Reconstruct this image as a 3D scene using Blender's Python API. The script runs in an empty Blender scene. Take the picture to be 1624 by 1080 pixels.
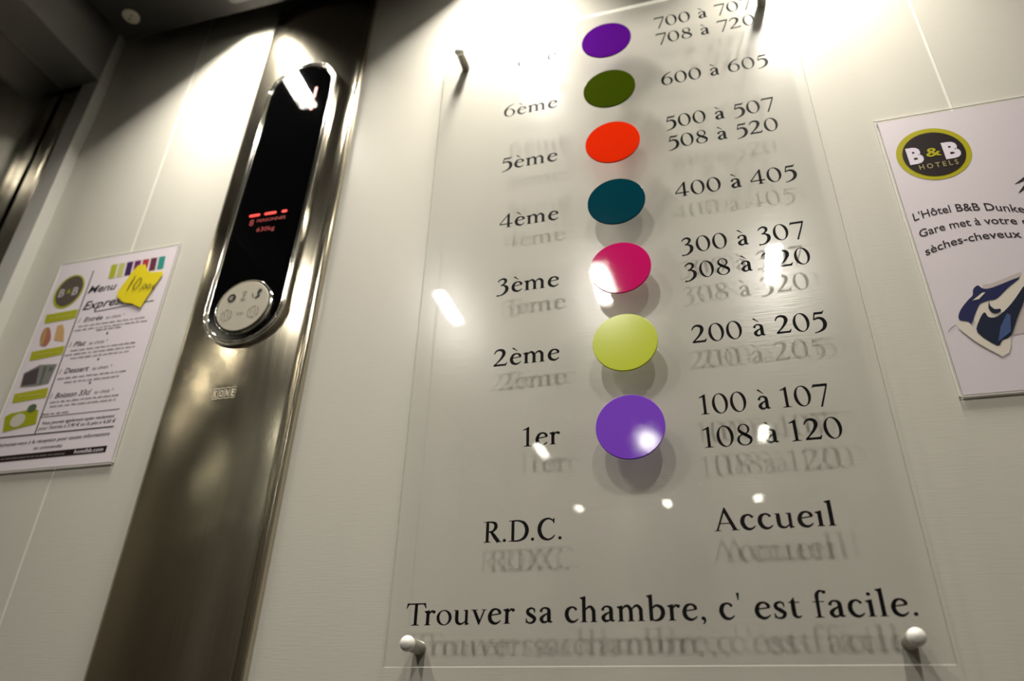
import bpy, math, random
from mathutils import Vector, Matrix
random.seed(7)
sc = bpy.context.scene
Z0 = 1.35            # height of the sign's bottom edge above the cabin floor (metres)

# ------------------------------------------------------------------ camera
cam_d = bpy.data.cameras.new('camera')
cam = bpy.data.objects.new('camera', cam_d)
sc.collection.objects.link(cam)
RM = ((0.96342058, 0.26698299, 0.02325665), (0.11336500, -0.48463600, 0.86733864), (0.24283568, -0.83297541, -0.49717483))
m = Matrix([[RM[j][i] for j in range(3)] for i in range(3)]).to_4x4()
m.translation = Vector((0.26154696, -0.56436391, -0.05810295 + Z0))
cam.matrix_world = m
cam_d.sensor_width = 36.0
cam_d.lens = 1152.4 / 1624 * 36
cam_d.clip_start = 0.01
cam_d.dof.use_dof = True
cam_d.dof.focus_distance = 0.63
cam_d.dof.aperture_fstop = 4.0
sc.camera = cam

# ------------------------------------------------------------------ world, exposure
w = bpy.data.worlds.new('world'); sc.world = w
w.use_nodes = True
w.node_tree.nodes['Background'].inputs[0].default_value = (0, 0, 0, 1)
w.node_tree.nodes['Background'].inputs[1].default_value = 0
sc.view_settings.view_transform = 'Standard'
sc.view_settings.look = 'None'
sc.view_settings.gamma = 1
sc.view_settings.use_curve_mapping = False
sc.view_settings.exposure = 0.0
cy = sc.cycles
cy.use_denoising = True
cy.max_bounces = 12
cy.transparent_max_bounces = 24
cy.sample_clamp_indirect = 30
cy.blur_glossy = 0.5
cy.caustics_reflective = False
cy.caustics_refractive = False
cy.use_adaptive_sampling = False
LAMP_NEAR, LAMP_FAR = 460.0, 300.0      # radiance of the lamps along the sign wall / along the cabin's middle

# ------------------------------------------------------------------ materials
def srgb(r, g, b):
    return tuple(((c/255/12.92) if c/255 <= .04045 else ((c/255+.055)/1.055)**2.4) for c in (r, g, b)) + (1,)
MATS = {}
def mat(name, col, rough=.5, metal=0, spec=.5, emit=None, es=0, coat=0, aniso=0):
    if name in MATS: return MATS[name]
    M = bpy.data.materials.new(name); M.use_nodes = True
    b = M.node_tree.nodes['Principled BSDF']
    b.inputs['Base Color'].default_value = col
    b.inputs['Roughness'].default_value = rough
    b.inputs['Metallic'].default_value = metal
    b.inputs['Specular IOR Level'].default_value = spec
    b.inputs['Coat Weight'].default_value = coat
    b.inputs['Anisotropic'].default_value = aniso
    if emit:
        b.inputs['Emission Color'].default_value = emit
        b.inputs['Emission Strength'].default_value = es
    MATS[name] = M
    return M
def add_grain(M, scale, bump=.1, dist=.0004, colvar=0, rvar=0, detail=3):
    nt = M.node_tree; N = nt.nodes; b = N['Principled BSDF']
    tc = N.new('ShaderNodeNewGeometry'); mp = N.new('ShaderNodeMapping'); no = N.new('ShaderNodeTexNoise')
    mp.inputs['Scale'].default_value = scale
    no.inputs['Scale'].default_value = 1; no.inputs['Detail'].default_value = detail
    nt.links.new(tc.outputs['Position'], mp.inputs['Vector']); nt.links.new(mp.outputs[0], no.inputs['Vector'])
    if bump:
        bp = N.new('ShaderNodeBump'); bp.inputs['Strength'].default_value = bump; bp.inputs['Distance'].default_value = dist
        nt.links.new(no.outputs[0], bp.inputs['Height']); nt.links.new(bp.outputs[0], b.inputs['Normal'])
    if colvar:
        c = b.inputs['Base Color'].default_value[:]
        mx = N.new('ShaderNodeMix'); mx.data_type = 'RGBA'
        mx.inputs[6].default_value = tuple(v*(1-colvar) for v in c[:3]) + (1,)
        mx.inputs[7].default_value = tuple(min(1, v*(1+colvar)) for v in c[:3]) + (1,)
        nt.links.new(no.outputs[0], mx.inputs[0]); nt.links.new(mx.outputs[2], b.inputs['Base Color'])
    if rvar:
        r = b.inputs['Roughness'].default_value
        mr = N.new('ShaderNodeMapRange'); mr.inputs[3].default_value = r-rvar; mr.inputs[4].default_value = r+rvar
        nt.links.new(no.outputs[0], mr.inputs[0]); nt.links.new(mr.outputs[0], b.inputs['Roughness'])
def tangent_z(M, rot=0.0):
    nt = M.node_tree; t = nt.nodes.new('ShaderNodeTangent'); t.direction_type = 'RADIAL'; t.axis = 'Z'
    b = nt.nodes['Principled BSDF']
    nt.links.new(t.outputs[0], b.inputs['Tangent']); b.inputs['Anisotropic Rotation'].default_value = rot

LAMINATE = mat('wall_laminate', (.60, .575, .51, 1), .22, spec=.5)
add_grain(LAMINATE, (45, 45, 900), bump=.35, dist=.0002, colvar=.035, rvar=.03)
JOINT = mat('joint_strip', (.78, .76, .70, 1), .35)
STEEL = mat('brushed_steel', (.56, .51, .40, 1), .18, metal=1, aniso=.6)
add_grain(STEEL, (700, 700, 14), bump=.10, dist=.0002, colvar=.05, rvar=.04); tangent_z(STEEL, 0.0)
DOORSTEEL = mat('door_steel', (.55, .52, .46, 1), .17, metal=1, aniso=.5)
add_grain(DOORSTEEL, (600, 600, 12), bump=.10, dist=.0002, colvar=.05); tangent_z(DOORSTEEL)
FRAME = mat('door_frame_coating', (.55, .54, .50, 1), .42, metal=.0, spec=.5)
HEADER = mat('shade_darkened_header', (.17, .165, .155, 1), .38, spec=.5)  # darker copy of the frame coating; shade under the ceiling put into its colour
CHROME = mat('polished_chrome', (.80, .78, .72, 1), .09, metal=1)
CEIL = mat('ceiling_coating', (.028, .026, .024, 1), .40, spec=.3)
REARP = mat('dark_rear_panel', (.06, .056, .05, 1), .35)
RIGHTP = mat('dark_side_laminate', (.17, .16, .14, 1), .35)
DARK = mat('dark_void', (.012, .012, .012, 1), .9)
FLOORM = mat('floor_vinyl', (.045, .042, .040, 1), .45)
add_grain(FLOORM, (60, 60, 60), bump=.2, colvar=.3)
GLASSBLK = mat('black_display_glass', (.0015, .0015, .0018, 1), .03, spec=.5)
BLACKRING = mat('black_gloss_plastic', (.004, .004, .004, 1), .12)
PANELW = mat('pale_grey_plastic', srgb(178, 172, 156), .45)
ICON = mat('icon_print', (.012, .011, .010, 1), .5)
ICONG = mat('faint_icon_print', srgb(146, 141, 122), .5)
RED = mat('red_led', (.1, 0, 0, 1), .5, emit=(1, .035, .02, 1), es=1.4)
REDD = mat('dim_red_led', (.05, 0, 0, 1), .5, emit=(1, .02, .015, 1), es=.30)
VINYL = mat('black_vinyl', (.003, .003, .003, 1), .45, spec=.06)
STANDW = mat('satin_white_metal', (.90, .88, .82, 1), .18, spec=.6)
BODYM = mat('satin_grey_metal', (.42, .40, .35, 1), .35, metal=.6)
PAPER = mat('white_paper', srgb(222, 212, 218), .65, spec=.2)
PAPER2 = mat('poster_paper', srgb(208, 198, 204), .5)
INK = mat('dark_ink', srgb(46, 40, 42), .6, spec=.15)
INKG = mat('grey_ink', srgb(120, 112, 112), .6, spec=.15)
INKB = mat('brown_black_ink', srgb(26, 12, 10), .55, spec=.15)
LIME = mat('lime_ink', srgb(166, 166, 36), .6, spec=.15)
PALELIME = mat('pale_lime_ink', srgb(186, 184, 108), .6, spec=.15)
LOGOLIME = mat('olive_lime_ink', srgb(166, 158, 10), .55, spec=.15)
WHITEINK = mat('white_ink', srgb(218, 208, 220), .6, spec=.15)
NOTE = mat('yellow_paper', srgb(222, 202, 34), .6, spec=.15)
BLUE = mat('navy_ink', srgb(34, 38, 78), .5, spec=.15)
BLUE2 = mat('deep_blue_ink', srgb(24, 32, 52), .5, spec=.15)
BLUE3 = mat('mid_blue_ink', srgb(66, 84, 128), .5, spec=.15)
CREAM = mat('cream_ink', srgb(212, 202, 190), .55, spec=.15)
SHADE = mat('beige_ink', srgb(188, 176, 172), .55, spec=.15)
LENS = mat('lamp_lens', (.8, .8, .78, 1), .4)
BEZEL = mat('lamp_bezel', (.10, .10, .095, 1), .4, metal=.3)
DISC = {}
for nm, c in dict(violet=(.22, .068, .62, 1), lime=(.50, .56, .012, 1), magenta=(.56, .009, .125, 1), teal=(.0008, .040, .060, 1), orange=(.68, .022, .002, 1), green=(.034, .054, .001, 1), purple=(.080, .005, .20, 1)).items():
    DISC[nm] = mat(nm + '_vinyl', c, {'lime': .20, 'magenta': .045, 'violet': .04}.get(nm, .10), spec=.45 if nm in ('violet', 'lime', 'magenta') else .25)
    add_grain(DISC[nm], (1500, 1500, 1500), bump=.05, dist=.0002, rvar=.05)
# mirror
GROOVE = mat('dull_groove_steel', (.22, .20, .16, 1), .35, metal=.8)
MIRROR = mat('mirror_glass', (.80, .82, .80, 1), .015, metal=1)
# clear acrylic sheet: see-through with a Fresnel sheen on each face
def clear(name, edge=False, ior=1.49, tint=(1, 1, 1, 1)):
    M = bpy.data.materials.new(name); M.use_nodes = True; nt = M.node_tree; N = nt.nodes
    for n in list(N): N.remove(n)
    o = N.new('ShaderNodeOutputMaterial'); t = N.new('ShaderNodeBsdfTransparent'); g = N.new('ShaderNodeBsdfGlossy')
    f = N.new('ShaderNodeFresnel'); mx = N.new('ShaderNodeMixShader')
    t.inputs[0].default_value = tint
    ge = N.new('ShaderNodeNewGeometry'); mr = N.new('ShaderNodeMapRange')      # same sheen from either side of the face
    mr.inputs[3].default_value = ior; mr.inputs[4].default_value = 1/ior
    nt.links.new(ge.outputs['Backfacing'], mr.inputs[0]); nt.links.new(mr.outputs[0], f.inputs[0])
    g.inputs['Roughness'].default_value = .0 if not edge else .15
    cl = N.new('ShaderNodeMath'); cl.operation = 'MINIMUM'; cl.inputs[1].default_value = .13
    nt.links.new(f.outputs[0], cl.inputs[0]); nt.links.new(cl.outputs[0], mx.inputs[0]); nt.links.new(t.outputs[0], mx.inputs[1]); nt.links.new(g.outputs[0], mx.inputs[2])
    out = mx.outputs[0]
    if edge:
        d = N.new('ShaderNodeBsdfTranslucent'); d.inputs[0].default_value = (.75, .75, .68, 1)
        m2 = N.new('ShaderNodeMixShader'); m2.inputs[0].default_value = .45
        nt.links.new(out, m2.inputs[1]); nt.links.new(d.outputs[0], m2.inputs[2]); out = m2.outputs[0]
    nt.links.new(out, o.inputs[0])
    return M
ACRYLIC = clear('clear_acrylic', ior=1.43)
ACRYLIC_EDGE = clear('acrylic_cut_edge', edge=True, tint=(.9, .9, .88, 1))
SLEEVE = clear('clear_sleeve', ior=1.4)

# ------------------------------------------------------------------ helpers
COL = sc.collection
def empty(name, loc, label=None, cat=None, group=None, kind=None):
    o = bpy.data.objects.new(name, None); COL.objects.link(o)
    o.location = (loc[0], loc[1], loc[2] + Z0); o.empty_display_size = .02
    tag(o, label, cat, group, kind); return o
def tag(o, label=None, cat=None, group=None, kind=None):
    for k, v in (('label', label), ('category', cat), ('group', group), ('kind', kind)):
        if v: o[k] = v
    return o
WORLD = {}
def obj(name, V, F, mats, parent=None, smooth=False, fm=None, origin=None):
    """verts are given in cabin coordinates (z measured from the sign's bottom edge)"""
    if origin is None:
        n = max(1, len(V)); origin = tuple(sum(v[i] for v in V)/n for i in range(3))
    me = bpy.data.meshes.new(name)
    me.from_pydata([(v[0]-origin[0], v[1]-origin[1], v[2]-origin[2]) for v in V], [], F)
    if not isinstance(mats, (list, tuple)): mats = [mats]
    for q in mats: me.materials.append(q)
    if fm: me.polygons.foreach_set('material_index', fm)
    if smooth: me.polygons.foreach_set('use_smooth', [True]*len(me.polygons))
    me.update()
    o = bpy.data.objects.new(name, me); COL.objects.link(o)
    wl = Vector((origin[0], origin[1], origin[2] + Z0))
    WORLD[o.name] = wl
    if parent:
        pl = WORLD.get(parent.name, Vector(parent.location)) if parent.type == 'MESH' else Vector(parent.location)
        o.parent = parent; o.location = wl - pl
    else: o.location = wl
    return o
class MB:
    def __init__(s): s.V = []; s.F = []; s.M = []
    def add(s, V, F, m=0):
        b = len(s.V); s.V += [tuple(v) for v in V]; s.F += [tuple(i+b for i in f) for f in F]; s.M += [m]*len(F); return s
    def box(s, x0, x1, y0, y1, z0, z1, m=0):
        V = [(x, y, z) for x in (x0, x1) for y in (y0, y1) for z in (z0, z1)]
        return s.add(V, [(0, 1, 3, 2), (4, 6, 7, 5), (0, 4, 5, 1), (2, 3, 7, 6), (0, 2, 6, 4), (1, 5, 7, 3)], m)
    def build(s, name, mats, parent=None, smooth=False, origin=None):
        return obj(name, s.V, s.F, mats, parent, smooth, s.M, origin)
def box(name, x0, x1, y0, y1, z0, z1, m, parent=None, bev=0):
    o = MB().box(x0, x1, y0, y1, z0, z1).build(name, m, parent)
    if bev:
        b = o.modifiers.new('bevel', 'BEVEL'); b.width = bev; b.segments = 2
    return o
def lathe_y(prof, cx, cz, n=32):
    """prof: list of (radius, y)"""
    V = []; F = []
    for r, y in prof:
        for k in range(n):
            a = 2*math.pi*k/n; V.append((cx+r*math.cos(a), y, cz+r*math.sin(a)))
    for i in range(len(prof)-1):
        for k in range(n):
            a, b = i*n+k, i*n+(k+1) % n
            F.append((a, b, b+n, a+n))
    F.append(tuple(range(n))); F.append(tuple(reversed(range((len(prof)-1)*n, len(prof)*n))))
    return V, F
def structure(o): o['kind'] = 'structure'; return o

# ------------------------------------------------------------------ room shell
XL, XR, YW, YR = -.58, .71, .024, -1.34
ZF, ZC, ZT = -Z0, .90, 1.02
wb = structure(box('wall_back', XL-.10, XR+.03, YW+.006, YW+.04, ZF, ZT, DARK))
for a, b in ((XL-.002, -.4215), (-.4185, .5235), (.5265, XR)):
    MB().box(a, b, YW, YW+.0055, ZF, ZT-.01).build('panel', LAMINATE, wb)
for i, x in enumerate((-.42, .525)):
    structure(box('trim_%d' % (i+1), x-.0013, x+.0013, YW+.0004, YW+.0055, ZF, ZT-.012, JOINT))
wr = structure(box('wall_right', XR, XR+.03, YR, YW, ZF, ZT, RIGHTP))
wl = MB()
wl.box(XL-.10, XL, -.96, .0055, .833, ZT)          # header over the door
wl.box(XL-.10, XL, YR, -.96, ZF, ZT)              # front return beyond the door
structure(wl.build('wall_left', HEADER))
structure(box('trim_3', XL-.030, XL, .0055, YW-.0002, ZF, .99, FRAME))     # narrow corner post
tj = MB(); tj.box(XL-.0665, XL-.0305, .010, YW-.0002, ZF, .90); tj.box(XL-.048, XL-.0465, .0085, .010, ZF, .90)
structure(tj.build('trim_4', DOORSTEEL))
d1 = structure(empty('door_1', (XL-.08, -.48, ZF)))
d1['kind'] = 'structure'
for a, b in ((-.474, .0085), (-.957, -.476)):
    MB().box(XL-.095, XL-.0715, a, b, ZF, .90).build('door_leaf', DOORSTEEL, d1)
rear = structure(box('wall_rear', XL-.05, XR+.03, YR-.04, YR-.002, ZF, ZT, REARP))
MB().box(XL+.06, XR-.06, YR-.002, YR+.003, .52, .88).build('mirror_pane', MIRROR, rear)
structure(box('floor', XL-.15, XR+.05, YR-.05, YW+.03, ZF-.03, ZF, FLOORM))

# ceiling with openings for the lamps
HX, HY = .0165, .0765
LAMPS = [(-.318, -.106), (.067, -.106), (.440, -.106), (-.315, -.845), (.064, -.845), (.447, -.845)]
cb = MB(); y0 = YR+.02
for row in (-.845, -.106):
    cb.box(XL+.035, XR-.03, y0, row-HY, ZC, ZC+.025)
    x0 = XL+.035
    for x, y in [l for l in LAMPS if l[1] == row]:
        cb.box(x0, x-HX, row-HY, row+HY, ZC, ZC+.025); x0 = x+HX
    cb.box(x0, XR-.03, row-HY, row+HY, ZC, ZC+.025); y0 = row+HY
cb.box(XL+.035, XR-.03, y0, -.005, ZC, ZC+.025)
structure(cb.build('ceiling', CEIL))
structure(box('trim_5', XL-.10, XR+.03, YR-.04, YW+.04, ZT, ZT+.02, DARK))   # roof of the car above the panel
names = dict(zip(LAMPS, ['small rectangular ceiling downlight above the ' + q for q in ('steel column', 'acrylic sign', 'right poster')] +
             ['small rectangular ceiling downlight mirrored ' + q for q in ('left in the acrylic sign', 'on the magenta disc', 'over the number 320')]))
def rrect(cx, cy, hx, hy, r, n=5):
    P = []
    for sx, sy, a0 in ((1, 1, 0), (-1, 1, 90), (-1, -1, 180), (1, -1, 270)):
        for k in range(n+1):
            a = math.radians(a0 + 90*k/n); P.append((cx+sx*(hx-r)+r*math.cos(a), cy+sy*(hy-r)+r*math.sin(a)))
    return P
for x, y in LAMPS:
    if True:
        t = empty('ceiling_downlight', (x, y, ZC), names[(x, y)], 'lamp', 'ceiling downlights')
        o_ = rrect(x, y, HX+.010, HY+.010, .010); i_ = rrect(x, y, HX-.0006, HY-.0006, .006); n = len(o_)
        V = [(p[0], p[1], ZC-.0005) for p in o_] + [(p[0], p[1], ZC-.004) for p in rrect(x, y, HX+.008, HY+.008, .009)] + [(p[0], p[1], ZC-.004) for p in i_] + [(p[0], p[1], ZC+.024) for p in i_]
        F = [(r*n+k, r*n+(k+1) % n, (r+1)*n+(k+1) % n, (r+1)*n+k) for r in range(3) for k in range(n)]
        obj('bezel', V, F, BEZEL, t)
        P = rrect(x, y, HX-.0012, HY-.0012, .0055)
        obj('diffuser', [(p[0], p[1], ZC+(.0215 if y > -.5 else .010)) for p in P] + [(p[0], p[1], ZC+.024) for p in P],
            [tuple(reversed(range(n))), tuple(range(n, 2*n))] + [(k, (k+1) % n, n+(k+1) % n, n+k) for k in range(n)], LENS, t)
        ld = bpy.data.lights.new('lamp_light', 'AREA'); ld.shape = 'RECTANGLE'; ld.size = 2*HX-.003; ld.size_y = 2*HY-.003
        ld.color = (1, .95, .85); ld.energy = (LAMP_NEAR if y > -.5 else LAMP_FAR) * ld.size * ld.size_y * math.pi   # radiance -> watts
        lo = bpy.data.objects.new('lamp_light', ld); COL.objects.link(lo); lo.parent = t; lo.location = (0, 0, .0205 if y > -.5 else .0085)
# round fitting in the ceiling near the corner
t = empty('ceiling_sensor', (-.504, -.041, ZC), 'small round pale fitting with two dark dots on the dark ceiling', 'sensor')
V = []; F = []
def disc_z(cx, cy, r, z0, z1, n=28, bev=.001):
    prof = [(r, z0), (r, z1+bev), (r-bev, z1)]
    V = [(cx+q*math.cos(2*math.pi*k/n), cy+q*math.sin(2*math.pi*k/n), z) for q, z in prof for k in range(n)]
    F = [(i*n+k, i*n+(k+1) % n, (i+1)*n+(k+1) % n, (i+1)*n+k) for i in range(2) for k in range(n)] + [tuple(range(2*n, 3*n))]
    return V, F
obj('housing', *disc_z(-.504, -.041, .0125, ZC, ZC-.003), mat('pale_plastic', (.40, .38, .30, 1), .5), t)
for dx in (-.0036, .0036):
    obj('indicator', *disc_z(-.504+dx, -.041-dx*.6, .0015, ZC-.003, ZC-.0036, 12, .0003), ICON if dx < 0 else mat('dim_red_plastic', (.12, .02, .01, 1), .5), t)

# ------------------------------------------------------------------ flat outlines
def cr(P, n=6, closed=False):
    """Catmull-Rom through tuples of any size"""
    out = []; m_ = len(P)
    rng = range(m_ if closed else m_-1)
    for i in rng:
        if closed: p0, p1, p2, p3 = P[i-1], P[i], P[(i+1) % m_], P[(i+2) % m_]
        else: p0, p1, p2, p3 = P[max(i-1, 0)], P[i], P[i+1], P[min(i+2, m_-1)]
        for k in range(n):
            t = k/n
            out.append(tuple(.5*((2*b)+(-a+c)*t+(2*a-5*b+4*c-d)*t*t+(-a+3*b-3*c+d)*t**3) for a, b, c, d in zip(p0, p1, p2, p3)))
    if not closed: out.append(tuple(P[-1]))
    return out
class Ink:
    K = 1.0; A = 0.0
    """flat shapes in local (x, y)"""
    def __init__(s): s.V = []; s.F = []
    def poly(s, P):
        b = len(s.V); s.V += [tuple(p) for p in P]; s.F.append(tuple(range(b, b+len(P)))); return s
    def strip(s, L, R):
        b = len(s.V); n = len(L); s.V += L + R
        s.F += [(b+i, b+n+i, b+n+i+1, b+i+1) for i in range(n-1)]
    def stroke(s, pts, n=6, smooth=True):
        P = cr([tuple(map(float, p)) for p in pts], n) if smooth and len(pts) > 2 else [tuple(map(float, p)) for p in pts]
        L = []; R = []
        for i, p in enumerate(P):
            a = P[max(i-1, 0)]; b = P[min(i+1, len(P)-1)]
            dx, dy = b[0]-a[0], b[1]-a[1]; l = math.hypot(dx, dy) or 1
            w_ = p[2]*s.K + s.A; nx, ny = -dy/l*w_/2, dx/l*w_/2
            L.append((p[0]+nx, p[1]+ny)); R.append((p[0]-nx, p[1]-ny))
        s.strip(L, R); return s
    def ring(s, cx, cy, rx, ry, tx, ty, tilt=0, n=40):
        O = []; I = []
        ct, st_ = math.cos(tilt), math.sin(tilt)
        for k in range(n+1):
            a = 2*math.pi*k/n
            O.append((cx+rx*math.cos(a), cy+ry*math.sin(a)))
            u, v = (rx-tx)*math.cos(a), (ry-ty)*math.sin(a)
            I.append((cx+u*ct-v*st_, cy+u*st_+v*ct))
        s.strip(O, I); return s
    def disc(s, cx, cy, r, ry=None, n=28):
        ry = ry or r
        return s.poly([(cx+r*math.cos(2*math.pi*k/n), cy+ry*math.sin(2*math.pi*k/n)) for k in range(n)])
    def rect(s, x0, y0, x1, y1): return s.poly([(x0, y0), (x1, y0), (x1, y1), (x0, y1)])
    def merge(s, o, f=lambda p: p):
        b = len(s.V); s.V += [f(p) for p in o.V]; s.F += [tuple(i+b for i in q) for q in o.F]; return s
def lay(name, ink, m, parent, X, Z, y, sc_=.001, warp=None, origin=None, tilt=False):
    """lay flat ink on a wall-parallel plane: local mm -> metres"""
    V = []
    for p in ink.V:
        a, b = warp(p) if warp else p
        V.append((X+a*sc_, y + (GK*(X+a*sc_-CX) if tilt else 0), Z+b*sc_))
    # face the room (-y)
    F = []
    for f in ink.F:
        ar = sum(V[f[i-1]][0]*V[f[i]][2]-V[f[i]][0]*V[f[i-1]][2] for i in range(len(f)))
        F.append(f if ar > 0 else tuple(reversed(f)))
    return obj(name, V, F, m, parent, origin=origin)

# ------------------------------------------------------------------ serif lettering (own outlines)
def serif(g, x, y, w_=19, h=2.6, up=False):
    """foot serif centred on x at height y"""
    d = -1 if up else 1
    g.poly([(x-w_/2, y), (x+w_/2, y), (x+w_/2, y+d*1.6), (x+4.5, y+d*(h+1.2)), (x-4.5, y+d*(h+1.2)), (x-w_/2, y+d*1.6)])
def stem(g, x, y0, y1, w_=10, flag=True, foot=True):
    g.poly([(x-w_/2, y0), (x+w_/2, y0), (x+w_/2, y1+1.5), (x-w_/2, y1-1)])
    if flag: g.poly([(x-w_/2-6, y1-3), (x-w_/2+.5, y1-8), (x+w_/2, y1+1.5), (x+w_/2, y1+2.5), (x-w_/2-6, y1-1)])
    if foot: serif(g, x, y0)
def glyph(ch):
    g = Ink(); g.K = 1.10; g.A = 1.3; S_ = g.stroke
    if ch == '0': g.ring(27, 33.5, 25, 35.5, 9.6, 3.2, .10); return g, 55
    if ch == '1':
        g.poly([(15.5, 0), (24.5, 0), (24.5, 70), (22.5, 70), (15.5, 65)]); g.poly([(4, 60), (5, 57.5), (16, 60), (24, 69), (23, 70)]); serif(g, 20, 0, 27); return g, 40
    if ch == '2':
        S_([(4.5, 50, 2), (11, 61.5, 4), (22, 66, 6.5), (34, 61, 9), (37, 48, 9.5), (30, 32, 6.5), (18, 17, 4), (4, 3, 3.2)])
        g.poly([(2, 0), (45, 0), (50, 13), (47.5, 13.5), (42, 8), (9, 8)]); return g, 53
    if ch == '3':
        S_([(5, 53, 2), (12, 62, 4), (23, 66, 6), (32, 60, 8), (32, 50, 7), (25, 41, 4.5), (15, 36, 2.4)])
        S_([(15, 36, 2.4), (27, 35.5, 5), (37, 25, 9.5), (35, 8, 9), (23, -5, 5), (11, -9, 3.5)]); g.disc(6, -8.5, 5, 3.6); return g, 49
    if ch == '4':
        S_([(37, 69, 2.6), (2, 19.5, 2.6)], smooth=False); g.rect(1, 15, 51, 20.5)
        g.poly([(30.5, 0), (39.5, 0), (39.5, 70), (37, 70), (30.5, 62)]); serif(g, 35, 0, 20); return g, 54
    if ch == '5':
        g.poly([(13, 56.5), (38, 56.5), (44.5, 69), (42, 69), (38.5, 65.5), (16, 65.5)]); S_([(15, 65, 2.6), (9, 37, 2.6)], smooth=False)
        S_([(9, 37, 2.6), (22, 43, 6), (35, 37, 9), (40, 20, 10), (34, 3, 8), (20, -7, 4), (5, -11, 2)]); return g, 48
    if ch == '6':
        g.ring(27, 22.5, 22.8, 24.4, 9.2, 3.3, .12); S_([(8.6, 24, 8), (10, 40, 8), (19, 56, 6), (32, 67, 3.6), (45, 73, 1.6)]); return g, 53
    if ch == '7':
        g.poly([(2, 56.5), (3.5, 56), (7, 60), (46, 60), (49, 69), (6, 69)]); S_([(46.5, 66, 3), (40, 45, 3.6), (21, -8, 4.2)], smooth=False); return g, 49
    if ch == '8':
        g.ring(26, 52, 17.5, 17.4, 7, 3, .1); g.ring(26, 17.5, 22.4, 19.4, 8, 3.2, .12); S_([(13, 50, 5), (19, 41, 8), (34, 30, 8.5), (43, 20, 6)]); return g, 53
    if ch in 'eèé':
        S_([(9, 25.5, 2.4), (38.5, 29.5, 2.6)], smooth=False)
        S_([(37.5, 28.5, 5.5), (36, 37, 6.5), (27, 43.5, 4), (15, 39.5, 6.5), (8.5, 24, 8.6), (12, 9, 8.6), (23, 1.8, 6.5), (33, 4.3, 3.6), (40, 10.5, 1.6)])
        if ch == 'è': g.poly([(9, 67), (15, 70), (29, 54), (27, 53)])
        return g, 44
    if ch in 'aà':
        S_([(7.5, 32, 7), (12, 41, 4), (20, 43.5, 4), (29, 39, 7), (30.5, 29, 8.4), (30.5, 10, 8.4), (33, 4, 6), (40, 3.5, 1.6)])
        S_([(30, 28, 2.4), (18, 22.5, 4.5), (9.5, 13, 8.5), (14, 3.5, 6.5), (23, 3.5, 4), (31, 10, 2)])
        if ch == 'à': g.poly([(5, 67), (11, 70), (25, 54), (23, 53)])
        return g, 43
    if ch == 'm':
        for x in (12, 38, 64): stem(g, x, 0, 43 if x == 12 else 34, flag=x == 12)
        for x in (12, 38): S_([(x+3, 34, 2), (x+11, 42, 4.5), (x+19, 43, 6.5), (x+26, 33, 8.2)])
        return g, 78
    if ch in 'nh':
        stem(g, 12, 0, 43 if ch == 'n' else 72); stem(g, 38, 0, 33, flag=False)
        S_([(15, 34, 2), (23, 42, 4.5), (31, 43, 6.5), (38, 32, 8.2)]); return g, 52
    if ch == 'r':
        stem(g, 12, 0, 43); S_([(15, 33, 2.2), (21, 40.5, 4), (27, 42, 6)]); g.disc(29.5, 39.5, 5); return g, 34
    if ch == 'R':
        g.rect(10, 0, 19.5, 66); serif(g, 14.5, 0, 23); g.rect(2, 64, 20, 66.5)
        S_([(14, 65, 3), (28, 64, 4), (39, 59, 8), (41, 47, 9), (33, 36, 5), (19, 33, 2.8)]); S_([(26, 35, 6), (38, 18, 9.5), (51, 1, 9.5)], smooth=False); g.rect(45, 0, 61, 2.6); return g, 59
    if ch == 'D':
        g.rect(10, 0, 19.5, 66); g.rect(2, 0, 20, 2.6); g.rect(2, 63.6, 20, 66.3)
        S_([(14, 64.5, 3), (33, 64, 4), (51, 55, 8), (59, 34, 10), (52, 12, 8), (34, 2, 4), (14, 1.6, 3)]); return g, 66
    if ch == 'C':
        S_([(55, 55, 2.6), (47, 63, 3.6), (33, 66, 5), (17, 56, 9), (9.5, 34, 10), (17, 11, 9), (34, 1.2, 5), (48, 5, 3.6), (57, 14, 2)])
        g.poly([(53, 50), (56, 50), (57, 67), (54.5, 67), (50, 62)]); return g, 62
    if ch == 'T':
        g.rect(24, 0, 33.5, 64); serif(g, 28.7, 0, 25)
        g.poly([(1, 67), (56.5, 67), (56, 62.5), (2, 62.5)]); g.poly([(1, 67), (2.5, 68), (7, 62.5), (1, 51), (-1.5, 51)]); g.poly([(57, 67), (55.5, 68), (51, 62.5), (57, 51), (59.5, 51)]); return g, 52
    if ch == 'A':
        S_([(7, 1, 3.4), (30, 66, 3.4)], smooth=False); g.poly([(27, 66), (31, 70), (58, 0), (47.5, 0), (26, 58)]); g.rect(15, 20, 44, 23.4)
        serif(g, 8, 0, 18, 1.5); serif(g, 52.5, 0, 22, 1.5); return g, 62
    if ch == 'c':
        S_([(35.5, 35, 5.5), (30, 41.5, 4.5), (22, 43.5, 4.2), (12, 37, 8), (8.5, 22, 9), (14, 7.5, 8.4), (24, 1.8, 6), (33, 4.5, 3.4), (39.5, 10.5, 1.6)]); return g, 42
    if ch == 'u':
        S_([(11, 38, 8.2), (11, 16, 8.2), (14, 6, 7.4), (22, 2.2, 5), (30, 4.5, 3), (37, 11, 2)])
        g.poly([(6.9, 36), (15.1, 36), (15.1, 43.5), (2, 43.5), (2, 41.5), (6.9, 39.5)])
        g.poly([(35, 4), (43.2, 3.5), (43.2, 43.5), (30, 43.5), (30, 41.5), (35, 39.5)]); g.poly([(35, 6), (36, -1.5), (48, 1), (48, 3), (43, 5)]); return g, 52
    if ch in 'iı':
        stem(g, 12, 0, 43)
        if ch == 'i': g.disc(11.5, 59, 5)
        return g, 25
    if ch == 'l': stem(g, 12, 0, 72); return g, 25
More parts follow.
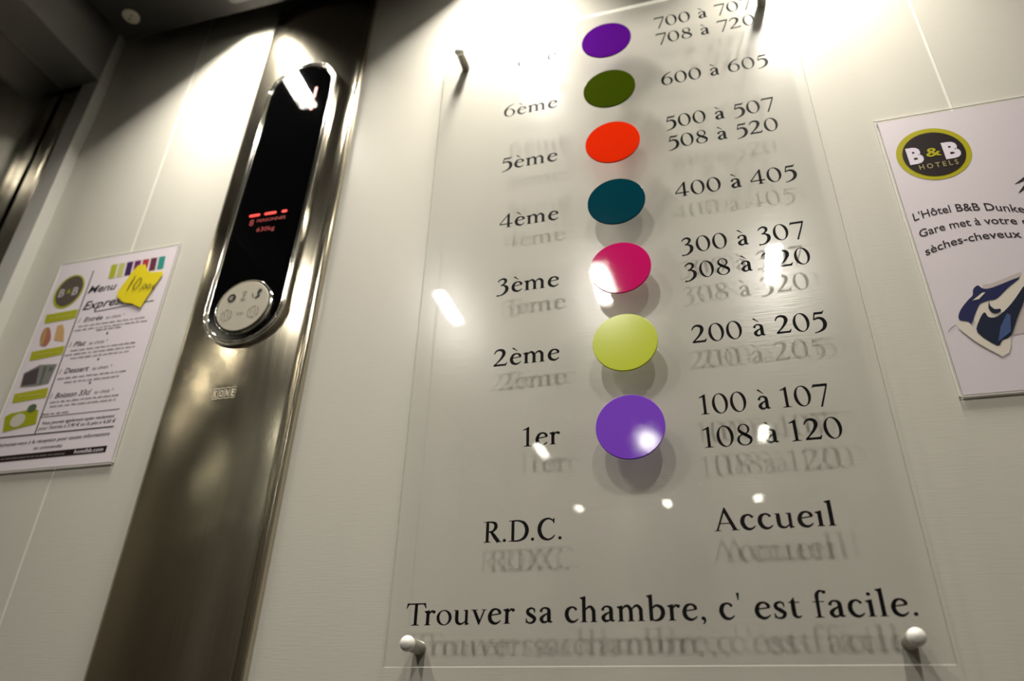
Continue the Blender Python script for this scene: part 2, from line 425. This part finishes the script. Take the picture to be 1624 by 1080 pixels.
    if ch == 'o': g.ring(25, 21.8, 22.6, 23, 9.2, 3.2, .15); return g, 50
    if ch == 'v':
        g.poly([(3, 42), (12.5, 42), (25.5, 12), (22, -1.5), (20.5, -1.5)]); S_([(21.5, -1, 2.6), (37, 42, 3)], smooth=False)
        g.rect(-1, 41.2, 18, 43.6); g.rect(29, 41.2, 44, 43.6); return g, 43
    if ch == 's':
        S_([(28.5, 33, 2.4), (26, 41, 3.4), (18, 43.5, 4.2), (9.5, 38, 6.5), (10, 29, 8), (19, 22, 9), (28, 14, 8), (25, 4.5, 6), (16, 1, 4), (8, 4, 3), (5, 12, 2.4)])
        g.poly([(27, 29), (29.5, 29), (30, 42.5), (27.5, 42.5)]); g.poly([(3.5, 1), (6, 1), (6.4, 15), (4, 15)]); return g, 36
    if ch == 'b':
        stem(g, 11, 4, 72, foot=False); g.poly([(7, 4), (7, -1), (9, -1), (15.1, 4)])
        S_([(14, 34, 2.4), (24, 42.5, 5), (37, 37, 8), (41.5, 22, 9), (35, 7, 7.4), (23, 1.4, 4), (11, 4.5, 3)]); return g, 50
    if ch == 't':
        S_([(13, 48, 8), (13, 14, 8.2), (16, 5, 6.6), (23, 2.6, 4), (30, 6, 1.8)]); g.poly([(9, 46), (17, 46), (17, 55), (15, 55)]); g.rect(2, 40.5, 29, 43.5); return g, 31
    if ch == 'f':
        g.rect(8, 0, 16.2, 52); serif(g, 12.5, 0, 21); S_([(12.1, 50, 8.2), (13.5, 62, 7), (19, 69.5, 5), (27, 71, 4)]); g.disc(30.5, 67.5, 4.8); g.rect(1, 40.5, 28, 43.5); return g, 30
    if ch == '.': g.disc(9, 4.5, 5.2); return g, 19
    if ch == ',': g.disc(9, 4.5, 5.2); S_([(12, 5, 4.5), (12.5, -3, 4), (8, -11, 1.5)]); return g, 19
    if ch == "'": g.poly([(5, 72), (12.5, 72), (10.5, 51), (7.8, 51)]); return g, 15
    return g, 24
def serif_line(text, x0, x1, z, size=.26, cap=1.0):
    """one line fitted between x0 and x1 (mm), baseline z"""
    I = Ink(); pen = 0; parts = []
    for ch in text:
        if ch == ' ': pen += 26; continue
        g, adv = glyph(ch); parts.append((g, pen)); pen += adv + 1.5
    mn = min(v[0]+p for g, p in parts for v in g.V); mx = max(v[0]+p for g, p in parts for v in g.V)
    kx = (x1-x0)/(mx-mn)
    for g, p in parts: I.merge(g, lambda v, p=p: (x0+(v[0]+p-mn)*kx, z+v[1]*size*cap))
    return I

# ------------------------------------------------------------------ built-in sans font
def sans(text, size=1.0, bold=0.0, shear=0.0):
    c = bpy.data.curves.new('t', 'FONT'); c.body = text; c.size = size; c.offset = bold; c.shear = shear; c.resolution_u = 3
    o = bpy.data.objects.new('t', c); COL.objects.link(o)
    dg = bpy.context.evaluated_depsgraph_get(); me = bpy.data.meshes.new_from_object(o.evaluated_get(dg))
    I = Ink(); I.V = [(v.co.x, v.co.y) for v in me.vertices]; I.F = [tuple(p.vertices) for p in me.polygons]
    bpy.data.meshes.remove(me); bpy.data.objects.remove(o); bpy.data.curves.remove(c)
    return I
def fit(I, x0, x1, y0, h, slope=0.0, ref=.72):
    """fit width to x0..x1, cap height h (mm), baseline y0"""
    mn = min(v[0] for v in I.V); mx = max(v[0] for v in I.V); k = (x1-x0)/(mx-mn)
    J = Ink(); J.merge(I, lambda v: (x0+(v[0]-mn)*k, y0+v[1]/ref*h+slope*(v[0]-mn)*k)); return J

# ------------------------------------------------------------------ the acrylic room sign
sign = empty('wall_sign', (.2, 0, .36), 'clear acrylic hotel room directory with coloured discs on white standoffs', 'sign')
pm = MB()
W_, H_, T_ = .400, .720, .004
pv = [(0, 0, 0), (W_, 0, 0), (W_, 0, H_), (0, 0, H_), (0, T_, 0), (W_, T_, 0), (W_, T_, H_), (0, T_, H_)]
pm.add(pv, [(0, 1, 2, 3), (5, 4, 7, 6)], 0); pm.add(pv, [(0, 4, 5, 1), (1, 5, 6, 2), (2, 6, 7, 3), (3, 7, 4, 0)], 1)
pm.build('acrylic_plate', [ACRYLIC, ACRYLIC_EDGE], sign)
YI = -.0003
LEFT = [('7ème', 79.5, 142, 654.5), ('6ème', 80.2, 142.5, 574.3), ('5ème', 80, 142, 494), ('4ème', 80, 142.5, 414), ('3ème', 79.8, 142.2, 333), ('2ème', 79.5, 142, 253), ('1er', 108.9, 141.8, 172.3), ('R.D.C.', 77.1, 142.2, 92)]
RIGHT = [('700 à 707', 256.9, 364.5, 670.7), ('708 à 720', 257.2, 364.5, 642.5), ('600 à 605', 258, 368.5, 575.5), ('500 à 507', 257.7, 365.5, 511), ('508 à 520', 258, 364.5, 482.8), ('400 à 405', 258.8, 371.5, 418.3),
         ('300 à 307', 258.6, 367.6, 350.4), ('308 à 320', 258.8, 367, 321.4), ('200 à 205', 259, 368.5, 254.7), ('100 à 107', 258.9, 358.5, 187.7), ('108 à 120', 258.8, 362.6, 158.9), ('Accueıl', 259.2, 345, 92.3)]
YI = T_ + .0001                      # printed on the back of the clear plate
def bk(v, c): return c + (v-c)*1.0071
for t_, a, b, z in LEFT + RIGHT: lay('lettering', serif_line(t_, bk(a, 261.5), bk(b, 261.5), bk(z, -58.1)), VINYL, sign, 0, 0, YI)
lay('lettering', serif_line("Trouver sa chambre, c' est facile.", 13.5, 385.3, 30.4, .252), VINYL, sign, 0, 0, YI)
for k, nm in enumerate(('violet', 'lime', 'magenta', 'teal', 'orange', 'green', 'purple')):
    zc = .1823 + .0808*k; r = .0288
    o = obj('colour_disc', *lathe_y([(r, -.0001), (r, -.0011), (r-.0004, -.0015)], .2014, zc, 64), DISC[nm], sign)
    o['label'] = nm + ' disc'
for x, z in ((.0195, .0165), (.3795, .0165), (.0195, .7025), (.3795, .7025)):
    s_ = obj('standoff', *lathe_y([(.0052, YW-.0002), (.0052, .0055), (.0046, .0045), (.0046, -.0008), (.0035, -.0015)], x, z, 28), BODYM, sign, True)
    prof = [(.0058, -.0002), (.0060, -.0012)] + [(.0060*math.cos(a), -.0020-.0054*math.sin(a)) for a in [i*math.pi/20 for i in (0, 1, 2, 3, 4, 5, 6, 7, 8, 9, 9.6, 9.9)]]
    obj('cap', *lathe_y(prof, x, z, 28), STANDW, s_, True)

# ------------------------------------------------------------------ steel operating column
def sx(z): return .0085*(z-.45)          # the column leans a hair with height
cop = empty('control_column', (-.2125, .015, -.2), 'brushed steel lift control column with a black oval display', 'control panel')
xa, xb = -.2945, -.1300
prof = [(xa, YW-.0004), (xa, .0205), (xa+.0012, .0185), (xa+.003, .0172)]
for i in range(1, 26):
    u = i/26; x = xa+.003 + (xb-.008-xa-.003)*u
    prof.append((x, .0172-.0100*(1-(2*u-1)**2)))
prof += [(xb-.008, .0172), (xb-.0065, .0165), (xb-.0045, .0160), (xb-.0025, .0164), (xb-.001, .0178), (xb, .0200), (xb, YW-.0004)]
V = []; F = []; ZZ = (-.9, -.3, 0, .2, .45, .7, .88, 1.0); n = len(prof)
for z in ZZ:
    for x, y in prof: V.append((x+sx(z), y, z))
for i in range(len(ZZ)-1):
    for k in range(n-1): F.append((i*n+k, i*n+k+1, (i+1)*n+k+1, (i+1)*n+k))
o = obj('steel_cover', V, F, STEEL, cop, True)
# display
CX, CZ, TH = -.2080, .5355, math.radians(1.0)
def stadium(r, hl, n=20):
    """outline of half width r and half length hl"""
    P = []
    for k in range(n+1):
        a = math.pi*k/n; P.append((r*math.cos(a), hl-r+r*math.sin(a)))
    for k in range(n+1):
        a = math.pi + math.pi*k/n; P.append((r*math.cos(a), -(hl-r)+r*math.sin(a)))
    return P
def dloc(u, v): return CX+u*math.cos(TH)+v*math.sin(TH), CZ-u*math.sin(TH)+v*math.cos(TH)
R0, H0 = .0515, .2205
rings = [(0, .013), (0, .0040), (.0004, .0028), (.0011, .0024), (.0017, .0030), (.0020, .0056), (.0048, .0060), (.0050, .0040), (.0055, .0031), (.0061, .0031), (.0066, .0040), (.0066, .0075)]
V = []; F = []
for d, y in rings:
    P = stadium(R0-d, H0-d); n = len(P)
    for u, v in P: X_, Z_ = dloc(u, v); V.append((X_, y, Z_))
for i in range(len(rings)-1):
    for k in range(n): F.append((i*n+k, (i+1)*n+k, (i+1)*n+(k+1) % n, i*n+(k+1) % n))
fm_ = [1 if i == 5 else 0 for i in range(len(rings)-1) for k in range(n)]
disp = obj('display_bezel', V, F, [CHROME, GROOVE], cop, True, fm_); disp['label'] = 'chrome oval rim'
GK = .03                              # the glass faces a touch to the right
P = stadium(R0-.0067, H0-.0067); V = []
for y in (.0050, .0095):
    for u, v in P: X_, Z_ = dloc(u, v); V.append((X_, y + (GK*(X_-CX) if y < .006 else 0), Z_))
n = len(P)
F = [tuple(range(n)), tuple(reversed(range(n, 2*n)))] + [(k, n+k, n+(k+1) % n, (k+1) % n) for k in range(n)]
gl = obj('display_glass', V, F, GLASSBLK, cop); gl['label'] = 'black glossy display window'
YG = .0050
def seg(x0, x1, z0, z1, m_, nm='digit_segment', sh=.0):
    I = Ink(); c = min((x1-x0), (z1-z0))*.35
    I.poly([(x0+c, z0), (x1-c, z0), (x1, z0+c), (x1, z1-c), (x1-c, z1), (x0+c, z1), (x0, z1-c), (x0, z0+c)])
    I.V = [(p[0]+sh*(p[1]-z0), p[1]) for p in I.V]
    return lay(nm, I, m_, gl, 0, 0, YG-.0004, tilt=True)
seg(-186.0, -182.3, 662.5, 683.5, RED, sh=.02); seg(-185.6, -181.9, 685, 706, RED, sh=.02)
for a, b in ((-235.6, -220.9), (-215.4, -199.2), (-192.6, -185.2)): seg(a, b, 493.6, 497.6, RED, 'light_bar')
I = Ink(); I.merge(fit(sans('8'), -232.6, -227.2, 480.2, 9.6)); lay('display_text', I, REDD, gl, 0, 0, YG-.0004, tilt=True)
I = Ink(); I.merge(fit(sans('PERSONNES'), -223, -185.8, 484, 4.6)); I.merge(fit(sans('630kg'), -220.5, -197, 469.6, 6.4)); lay('display_text', I, REDD, gl, 0, 0, YG-.0004, tilt=True)
# round pale button field at the lower end
dx_, dz_ = -.2128, .3645
def ringobj(name, rs, m_, parent):
    return obj(name, *lathe_y(rs, dx_, dz_, 56), m_, parent, True)
bz = ringobj('button_field_rim', [(.0352, .0052), (.0352, .0034), (.0346, .0026), (.0338, .0034), (.0338, .0050)], CHROME, cop)
V = []; N_ = 64
for r_, y_ in ((.0318, .0050), (.0318, .0024), (.0313, .0019)):
    V += [(dx_+r_*math.cos(2*math.pi*k/N_), y_, dz_+r_*math.sin(2*math.pi*k/N_)) for k in range(N_)]
F = [(i*N_+k, i*N_+(k+1) % N_, (i+1)*N_+(k+1) % N_, (i+1)*N_+k) for i in range(2) for k in range(N_)] + [tuple(range(2*N_, 3*N_))]
bf = obj('button_field', V, F, PANELW, cop)
bf['label'] = 'pale grey round button field'
YB = .0016
I = Ink(); I.ring(-228.6, 376.4, 5.2, 5.4, 2.4, 2.4); I.stroke([(-229.5, 375, 1), (-227, 376.5, 1.6), (-224.5, 377.5, 1.2)]); lay('alarm_icon', I, ICON, bf, 0, 0, YB)
I = Ink(); I.stroke([(-216.2, 383, 1), (-210.4, 383, 1)]); I.stroke([(-215.6, 382.6, .8), (-213.2, 378, 1.2), (-212.6, 377, 1)], smooth=False); I.stroke([(-211.2, 382.6, .8), (-213.2, 378, 1), (-215.8, 372.6, .8)], smooth=False); I.stroke([(-216.6, 372.4, 1.4), (-210.6, 372.4, 1.2)]); I.poly([(-215.6, 373), (-211.6, 373), (-213.5, 375.4)]); lay('waiting_icon', I, ICONG, bf, 0, 0, YB)
I = Ink(); I.poly(cr([(-195.4, 383.6), (-191.6, 382.6), (-192.4, 379.2), (-194.0, 377.0), (-192.6, 374.6), (-195, 372.6), (-199.4, 371.8), (-196.4, 375.4), (-197.0, 379)], 4, True)); I.stroke([(-202.2, 379.6, .8), (-202.6, 376.6, 1), (-200.6, 373.6, .8)]); lay('speech_icon', I, ICON, bf, 0, 0, YB)
for cx, cz in ((-230.3, 354.6), (-197.0, 354.6)):
    I = Ink()
    for k in range(6):
        a0 = math.radians(8+60*k); a1 = math.radians(52+60*k)
        I.stroke([(cx+6.6*math.cos(a0+(a1-a0)*t), cz+6.8*math.sin(a0+(a1-a0)*t), 1.3) for t in (0, .33, .66, 1)])
    I.stroke([(cx-1.8, cz+3.4, 1), (cx-2.5, cz, 1), (cx-1.8, cz-3.4, 1)]); I.stroke([(cx+1.8, cz+3.4, 1), (cx+2.5, cz, 1), (cx+1.8, cz-3.4, 1)])
    lay('braille_ring', I, ICONG, bf, 0, 0, YB)
I = Ink(); I.merge(fit(sans('24h'), -217.6, -208.8, 353.2, 3.4)); lay('small_print', I, ICONG, bf, 0, 0, YB)
# raised maker's mark: four small lettered blocks on the cover
I = Ink(); bw = 5.7
for i, ch in enumerate('KONE'):
    x = -225.6 + i*6.9
    for q in ((x, 254.2, x+bw, 254.9), (x, 266.4, x+bw, 267.1), (x, 254.2, x+.4, 267.1), (x+bw-.4, 254.2, x+bw, 267.1)): I.rect(*q)
    I.merge(fit(sans(ch, bold=.02), x+1.2, x+bw-1.2, 256.6, 8.2))
lay('maker_mark', I, mat('bright_metal_print', (.85, .80, .68, 1), .3, metal=.5), cop, 0, 0, .0068)

# ------------------------------------------------------------------ left menu poster
MX, MZ_, MY = -.523, .4855, .0228
mp_ = empty('menu_poster', (-.434, MY, .343), 'white menu sheet with lime banners taped on the wall left of the steel column', 'poster')
MB().box(MX, MX+.1775, MY-.0008, YW-.0002, MZ_-.2835, MZ_).build('sheet', PAPER, mp_)
yP = MY-.0010
def mlay(name, I, m_, dy=0): return lay(name, I, m_, mp_, MX, MZ_, yP-dy)
I = Ink(); I.disc(28, -45.5, 22.3, 25.4, 40); mlay('logo_ring', I, LIME)
I = Ink(); I.disc(28.6, -45, 19.6, 22.6, 40); mlay('logo_field', I, mat('grey_brown_ink', srgb(84, 74, 68), .6, spec=.15), .0002)
I = Ink(); I.merge(fit(sans('B', bold=.03), 13.5, 22.5, -52.5, 12)); I.merge(fit(sans('B', bold=.03), 34.5, 43.5, -52.5, 12)); mlay('logo_lettering', I, mat('pale_grey_ink', srgb(176, 168, 168), .6, spec=.15), .0004)
I = Ink(); I.merge(fit(sans('&'), 25.2, 32, -49, 7)); mlay('logo_lettering', I, LIME, .0004)
I = Ink(); I.poly([(55, -18), (56.6, -18), (60.6, -242), (59, -242)]); I.rect(2, -243.2, 166.5, -241.8); I.rect(59, -222.3, 167, -221.5); I.poly([(81, -83.2), (81, -84.4), (166, -80.4), (166, -79.2)]); mlay('ruled_line', I, INK)
for q in ([(8.6, -90.7), (6.4, -77.5), (54.6, -75.8), (54.9, -89)], [(8.5, -143.2), (6.6, -130.2), (55.4, -127.8), (55.8, -139.8)], [(8.1, -199), (6.3, -187), (54.4, -183.6), (56.2, -196.4)]):
    I = Ink(); I.poly(q); mlay('banner', I, LIME)
I = Ink()
for y0 in (-83.6, -135.6, -191.4):
    x = 14
    while x < 48:
        l = random.uniform(3, 7); I.rect(x, y0-.6, min(x+l, 49), y0+.7); x += l+1.4
mlay('banner_print', I, PALELIME, .0002)['kind'] = 'stuff'
# food pictures
I = Ink(); I.poly(cr([(11.7, -112), (12, -98.5), (20.5, -98.8), (28.6, -115), (25.5, -124.5), (17, -122)], 5, True)); mlay('picture', I, mat('terracotta_ink', srgb(168, 106, 92), .6, spec=.15))
I = Ink(); I.poly(cr([(13.6, -100), (17, -100), (19.5, -121), (15, -119)], 4, True)); mlay('picture_detail', I, mat('ochre_ink', srgb(176, 150, 84), .6, spec=.15), .0002)
I = Ink(); I.poly([(34.4, -117.6), (31, -97), (38.7, -95.4), (44.5, -104), (50.6, -121.4)]); mlay('picture', I, mat('apricot_ink', srgb(196, 156, 108), .6, spec=.15))
I = Ink(); I.poly([(10.6, -178.6), (7.6, -160), (27.4, -150.5), (54, -152.6), (52, -177.9), (33, -179.5)]); mlay('picture', I, mat('mid_grey_ink', srgb(126, 124, 120), .6, spec=.15))
I = Ink(); I.poly([(12, -176.5), (9.4, -160.6), (28.5, -154), (33, -176)]); mlay('picture_detail', I, mat('charcoal_ink', srgb(72, 64, 66), .6, spec=.15), .0002)
I = Ink(); I.poly([(35, -154), (40, -153.4), (41.5, -178.3), (38.5, -178.8)]); I.poly([(44, -156), (50, -156), (50, -161), (45, -161)]); mlay('picture_detail', I, mat('slate_ink', srgb(92, 98, 92), .6, spec=.15), .0002)
I = Ink(); I.poly([(11.5, -236), (5.7, -216), (12, -212.6), (43.8, -209.6), (52, -212), (56, -229.4)]); mlay('picture', I, mat('bag_green_ink', srgb(152, 156, 24), .6, spec=.15))
I = Ink(); I.disc(27, -222.5, 10.5, 8.5); mlay('picture_detail', I, mat('pale_bag_ink', srgb(196, 190, 176), .6, spec=.15), .0002)
I = Ink(); I.disc(41.5, -208.5, 6.5, 5); mlay('picture_detail', I, mat('leaf_ink', srgb(80, 96, 70), .6, spec=.15), .0003)
# colour swatches
for k, c in enumerate(((168, 172, 44), (184, 184, 112), (62, 34, 84), (104, 36, 88), (168, 52, 56), (98, 46, 66), (48, 140, 130))):
    x = 82.3 + k*11.9; I = Ink(); I.poly([(x+2, -35.6+k*.4), (x-.4, -13.6), (x+8.9, -13.7), (x+11.2, -35.4+k*.4)]); mlay('colour_swatch', I, mat('swatch_ink_%s' % 'abcdefg'[k], srgb(*c), .6, spec=.15))
def mtext(t, x0, x1, y, h, sl=0, m_=INK, b=.0, sh=.25): return fit(sans(t, bold=b, shear=sh), x0, x1, y, h, sl)
I = Ink(); I.merge(mtext('Menu', 59.5, 102, -53.5, 11, b=.012)); I.merge(mtext('Express', 61.5, 124.5, -78.6, 12.5, .02, b=.012)); mlay('heading', I, INK)
I = Ink()
for a, t1, t2, y, x1, x2, x3 in (('1', 'Entrée', 'au choix *', -96.8, 70, 97.8, 129.8), ('1', 'Plat', 'au choix *', -131, 68, 86, 118), ('1', 'Dessert', 'au choix *', -167, 69, 104, 137), ('1', 'Boisson 33cl', 'au choix *', -199, 69, 119, 150)):
    I = Ink(); I.merge(mtext(a, 62, 64.5, y, 7)); I.merge(mtext(t1, x1, x2, y, 7, b=.012)); I.merge(mtext(t2, x2+5, x3, y, 4.6))
    mlay('course_heading', I, mat('soft_ink', srgb(84, 76, 78), .6, spec=.15))
I = Ink()
for y, a, b in ((-103.6, 65, 161), (-108.9, 61, 166), (-112.8, 95, 131), (-137.6, 67, 161), (-143, 61, 163), (-148.4, 71, 156), (-174.6, 63, 162), (-180.6, 75, 151), (-205, 65, 160), (-210.4, 67, 160), (-219.6, 60, 100)):
    x = a
    while x < b-2:
        l = random.uniform(3.5, 11); e_ = min(x+l, b); q = x
        while q < e_-.6:          # tiny handwriting-like squiggles, too small to read
            I.stroke([(q, y, .45), (q+.45, y+random.uniform(1.4, 2.6), .45), (q+.9, y+.1, .45)], 2); q += 1.15
        x += l+1.8
mlay('fine_print', I, INKG)['kind'] = 'stuff'
for y in (-119.5, -154.5, -185.2):
    I = Ink(); I.stroke([(111.8, y, .8), (114.2, y+2.6, .8)]); I.stroke([(111.8, y+2.6, .8), (114.2, y, .8)]); I.stroke([(113, y-.4, .8), (113, y+3, .8)]); mlay('star', I, INK)
I = Ink(); I.merge(mtext('Vous pouvez également opter seulement', 65, 163.4, -231.4, 4.2, b=.006)); I.merge(mtext("pour l'entrée à 3,90 € ou le plat à 4,50 €", 62.3, 166.8, -237.6, 4.2, b=.006))
I.merge(mtext('Adressez-vous à la réception pour toutes informations', 13, 164.5, -254, 4.4, .01, b=.006)); I.merge(mtext('ou commandes', 66, 105, -261.2, 4, b=.006)); mlay('notice_text', I, INK)
I = Ink(); I.poly([(8, -272.8), (8, -265.6), (166.2, -264.7), (166.2, -272)]); mlay('footer_band', I, INKB)
I = Ink(); I.merge(mtext('hotelbb.com', 124.5, 162.5, -270.6, 4.6, b=.01, sh=.1)); mlay('footer_lettering', I, WHITEINK, .0002)
I = Ink(); x = 14
while x < 112:
    l = random.uniform(4, 10); q = x
    while q < min(x+l, 112): I.stroke([(q, -270.6, .5), (q+.45, -268.4, .5), (q+.9, -270.4, .5)], 2); q += 1.2
    x += l+1.8
mlay('footer_fine_print', I, INKG, .0002)['kind'] = 'stuff'
SL = MB()
a, b, c_, d_ = MX-.0025, MX+.1805, MZ_-.286, MZ_+.0025
for q in ((a, a+.001, c_, d_), (b-.001, b, c_, d_), (a, b, d_-.001, d_), (a, b, c_, c_+.0008)): SL.box(q[0], q[1], MY-.0013, MY+.0002, q[2], q[3])
SL.build('sleeve_edge', mat('sleeve_edge_plastic', (.78, .77, .72, 1), .3), mp_)
note = [(108.1, -60.2), (121, -30), (126.5, -22.6), (136.5, -23), (141.5, -32), (148.6, -37), (167.1, -38.6), (168.2, -44.2), (160.4, -62), (150.9, -88.7), (135.5, -80.5), (122.8, -77), (110.8, -67.7)]
nt_ = empty('price_note', (MX+.138, MY-.002, MZ_-.055), 'yellow paper note with a handwritten price stuck on the menu', 'note')
I = Ink(); I.poly(note); f_ = lay('paper', I, NOTE, nt_, MX, MZ_, MY-.0024)
sol = f_.modifiers.new('thickness', 'SOLIDIFY'); sol.thickness = .0005; sol.offset = -1
I = Ink(); S_ = I.stroke
S_([(128.5, -39, 1), (126, -48, 1.3), (122.6, -60, 1)]); S_([(134.5, -46.5, 1), (131, -54, 1.2), (132.5, -60.5, 1), (137.5, -57, 1.1), (140, -49, 1.1), (137.5, -44, 1), (134, -46.5, 1)])
S_([(142.5, -60, 1.2), (141.5, -63, 1)]); S_([(147, -54.5, .9), (144.6, -59, .9), (148, -61.5, .9), (150, -56.5, .9), (147.4, -54.3, .9)]); S_([(153.6, -55.5, .9), (151.4, -60, .9), (154.6, -62, .9), (156.6, -57.5, .9), (154, -55.3, .9)])
S_([(163.8, -57, .9), (160.4, -59, .9), (160.4, -63, .9), (163.6, -64, .9)]); S_([(158.8, -60.6, .8), (162.4, -60.2, .8)])
lay('handwriting', I, INK, nt_, MX, MZ_, MY-.0032)

# ------------------------------------------------------------------ right poster
RX, RZ, RY = .458, .4895, .0228
rp = empty('service_poster', (.563, RY, .342), 'white sheet with round dark logo and picture of a blue steam iron', 'poster')
MB().box(RX, RX+.2095, RY-.0008, YW-.0002, RZ-.2945, RZ).build('sheet', PAPER2, rp)
yR = RY-.0010
def rlay(name, I, m_, dy=0, warp=None): return lay(name, I, m_, rp, RX, RZ, yR-dy, warp=warp)
I = Ink(); I.disc(37.8, -49.2, 31.2, 31.6, 64); rlay('logo_ring', I, LOGOLIME)
I = Ink(); I.disc(38, -49.8, 26.2, 26.8, 64); rlay('logo_field', I, INKB, .0002)
I = Ink(); I.merge(fit(sans('B', bold=.055), 16, 28.8, -57.6, 18.6)); I.merge(fit(sans('B', bold=.055), 46.4, 60, -57.4, 18.6)); rlay('logo_lettering', I, WHITEINK, .0004)
I = Ink(); I.merge(fit(sans('&', bold=.02), 31.6, 44.4, -52.6, 10.6)); rlay('logo_lettering', I, LOGOLIME, .0004)
I = Ink(); I.merge(fit(sans('H O T E L S', bold=.01), 22.6, 55, -66.4, 6)); rlay('logo_lettering', I, mat('tan_ink', srgb(160, 150, 96), .6, spec=.15), .0004)
import numpy as np
def curve_text(t, x0, x1, pts, h, name='lettering'):
    k = np.polyfit([p[0] for p in pts], [p[1] for p in pts], 3 if len(pts) > 6 else 2)
    rlay(name, fit(sans(t, bold=.008), x0, x1, 0, h), INK, warp=lambda p: (p[0], float(np.polyval(k, p[0])) + p[1]))
curve_text("L'Hôtel B&B Dunke", 4.6, 90.4, [(5.6, -122.5), (10.4, -122), (35.9, -119), (40.8, -119), (56.1, -121.2), (63.1, -122.4), (79.8, -127.4), (88.4, -129.8)], 8.6)
curve_text('Gare met à votre d', 5.2, 89.5, [(6.5, -141.4), (26.5, -137.7), (30.9, -136.4), (47.8, -135.8), (55.3, -136.5), (61.8, -137.8), (72.7, -139.9), (81.6, -141.3)], 8.3)
curve_text('sèches-cheveux e', 5.4, 89, [(5.9, -161.4), (25.4, -154.9), (36, -153.3), (47.8, -152.5), (60.6, -152.8), (79, -155.2)], 8.3)
I = Ink(); I.stroke([(91.3, -98.4, .4), (97, -95.6, 2.2), (103, -91.4, 2.8), (108, -86.5, 1.2)]); I.stroke([(91.3, -108.6, .4), (96, -104.6, 2.4), (101.5, -98.6, 3), (106, -92.4, 1.2)]); rlay('ink_strokes', I, INK)
I = Ink(); I.poly([(60, -208), (65, -215), (46.2, -247.3), (56.2, -246.2), (74, -243), (98, -246), (104, -224), (92, -196), (74, -190)]); rlay('picture', I, SHADE)
I = Ink(); I.poly([(12.3, -229.3), (20.5, -231.9), (23.9, -242.3), (34, -255.3), (46.1, -247.7), (43.8, -256), (40.7, -262.4), (34.9, -265.4), (27, -258), (21.4, -251.8), (12.1, -237.8), (11, -232)]); rlay('picture', I, CREAM, .0002)
I = Ink(); I.stroke([(11.6, -236.4, .3), (21, -250.6, .7), (34.6, -264.6, .4)]); I.stroke([(3, -238.5, .2), (7, -234.5, .5), (11, -232.4, .4)]); rlay('picture_outline', I, INKG, .0003)
I = Ink(); I.poly([(32.6, -215.4), (39.3, -213.3), (45.8, -212.2), (67.7, -194.3), (74, -188.6), (70, -203), (50.7, -222.1), (41.2, -230), (35.1, -231), (28.6, -238.5), (25, -238), (24.4, -229)]); rlay('picture', I, CREAM, .0002)
I = Ink(); I.poly([(39.4, -197.2), (45.1, -197.5), (69.7, -189.4), (67.7, -194.3), (45.7, -201.3), (38.4, -202.3)]); rlay('picture', I, SHADE, .0002)
I = Ink(); I.poly(cr([(14.2, -225), (17.8, -218.4), (25.4, -210.2), (29.4, -206.7), (31.4, -200.8), (35.8, -197.6), (38.6, -201.2), (45.7, -201.3), (67.7, -194.3), (56, -203.5), (45.8, -212.2), (39.3, -213.3), (32.6, -215.4), (27.5, -222.8), (21.9, -232.4), (19.8, -230), (14.6, -228.4)], 3, True)); rlay('picture', I, BLUE, .0004)
I = Ink(); I.poly([(28, -211.6), (37, -205.2), (39.2, -205.4), (33, -211)]); rlay('picture_detail', I, CREAM, .0006)
I = Ink(); I.poly(cr([(23.9, -241.8), (27.4, -231.6), (33.5, -223.7), (35.4, -228.6), (41.2, -229), (50.7, -222.1), (59, -213.6), (68.5, -203), (65, -215.1), (55.5, -231), (46.2, -247.3), (39.1, -250.2), (34.5, -255.2)], 3, True)); rlay('picture', I, BLUE2, .0004)
I = Ink(); I.poly([(36, -251.8), (41, -239), (49, -227), (51, -229), (47, -244), (40, -249)]); rlay('picture_detail', I, BLUE3, .0006)
I = Ink(); I.poly(cr([(39.6, -213.9), (39.2, -218), (41.6, -222), (45.4, -222.3), (44.6, -225), (40, -225.6), (37.4, -221)], 4, True)); rlay('picture_detail', I, BLUE2, .0007)
SL = MB()
a, b, c_, d_ = RX-.003, RX+.212, RZ-.2965, RZ+.0032
for q in ((a, a+.0009, c_, d_), (b-.001, b, c_, d_), (a, b, d_-.0009, d_), (a, b, c_, c_+.0007)): SL.box(q[0], q[1], RY-.0013, RY+.0002, q[2], q[3])
SL.build('sleeve_edge', MATS['sleeve_edge_plastic'], rp)
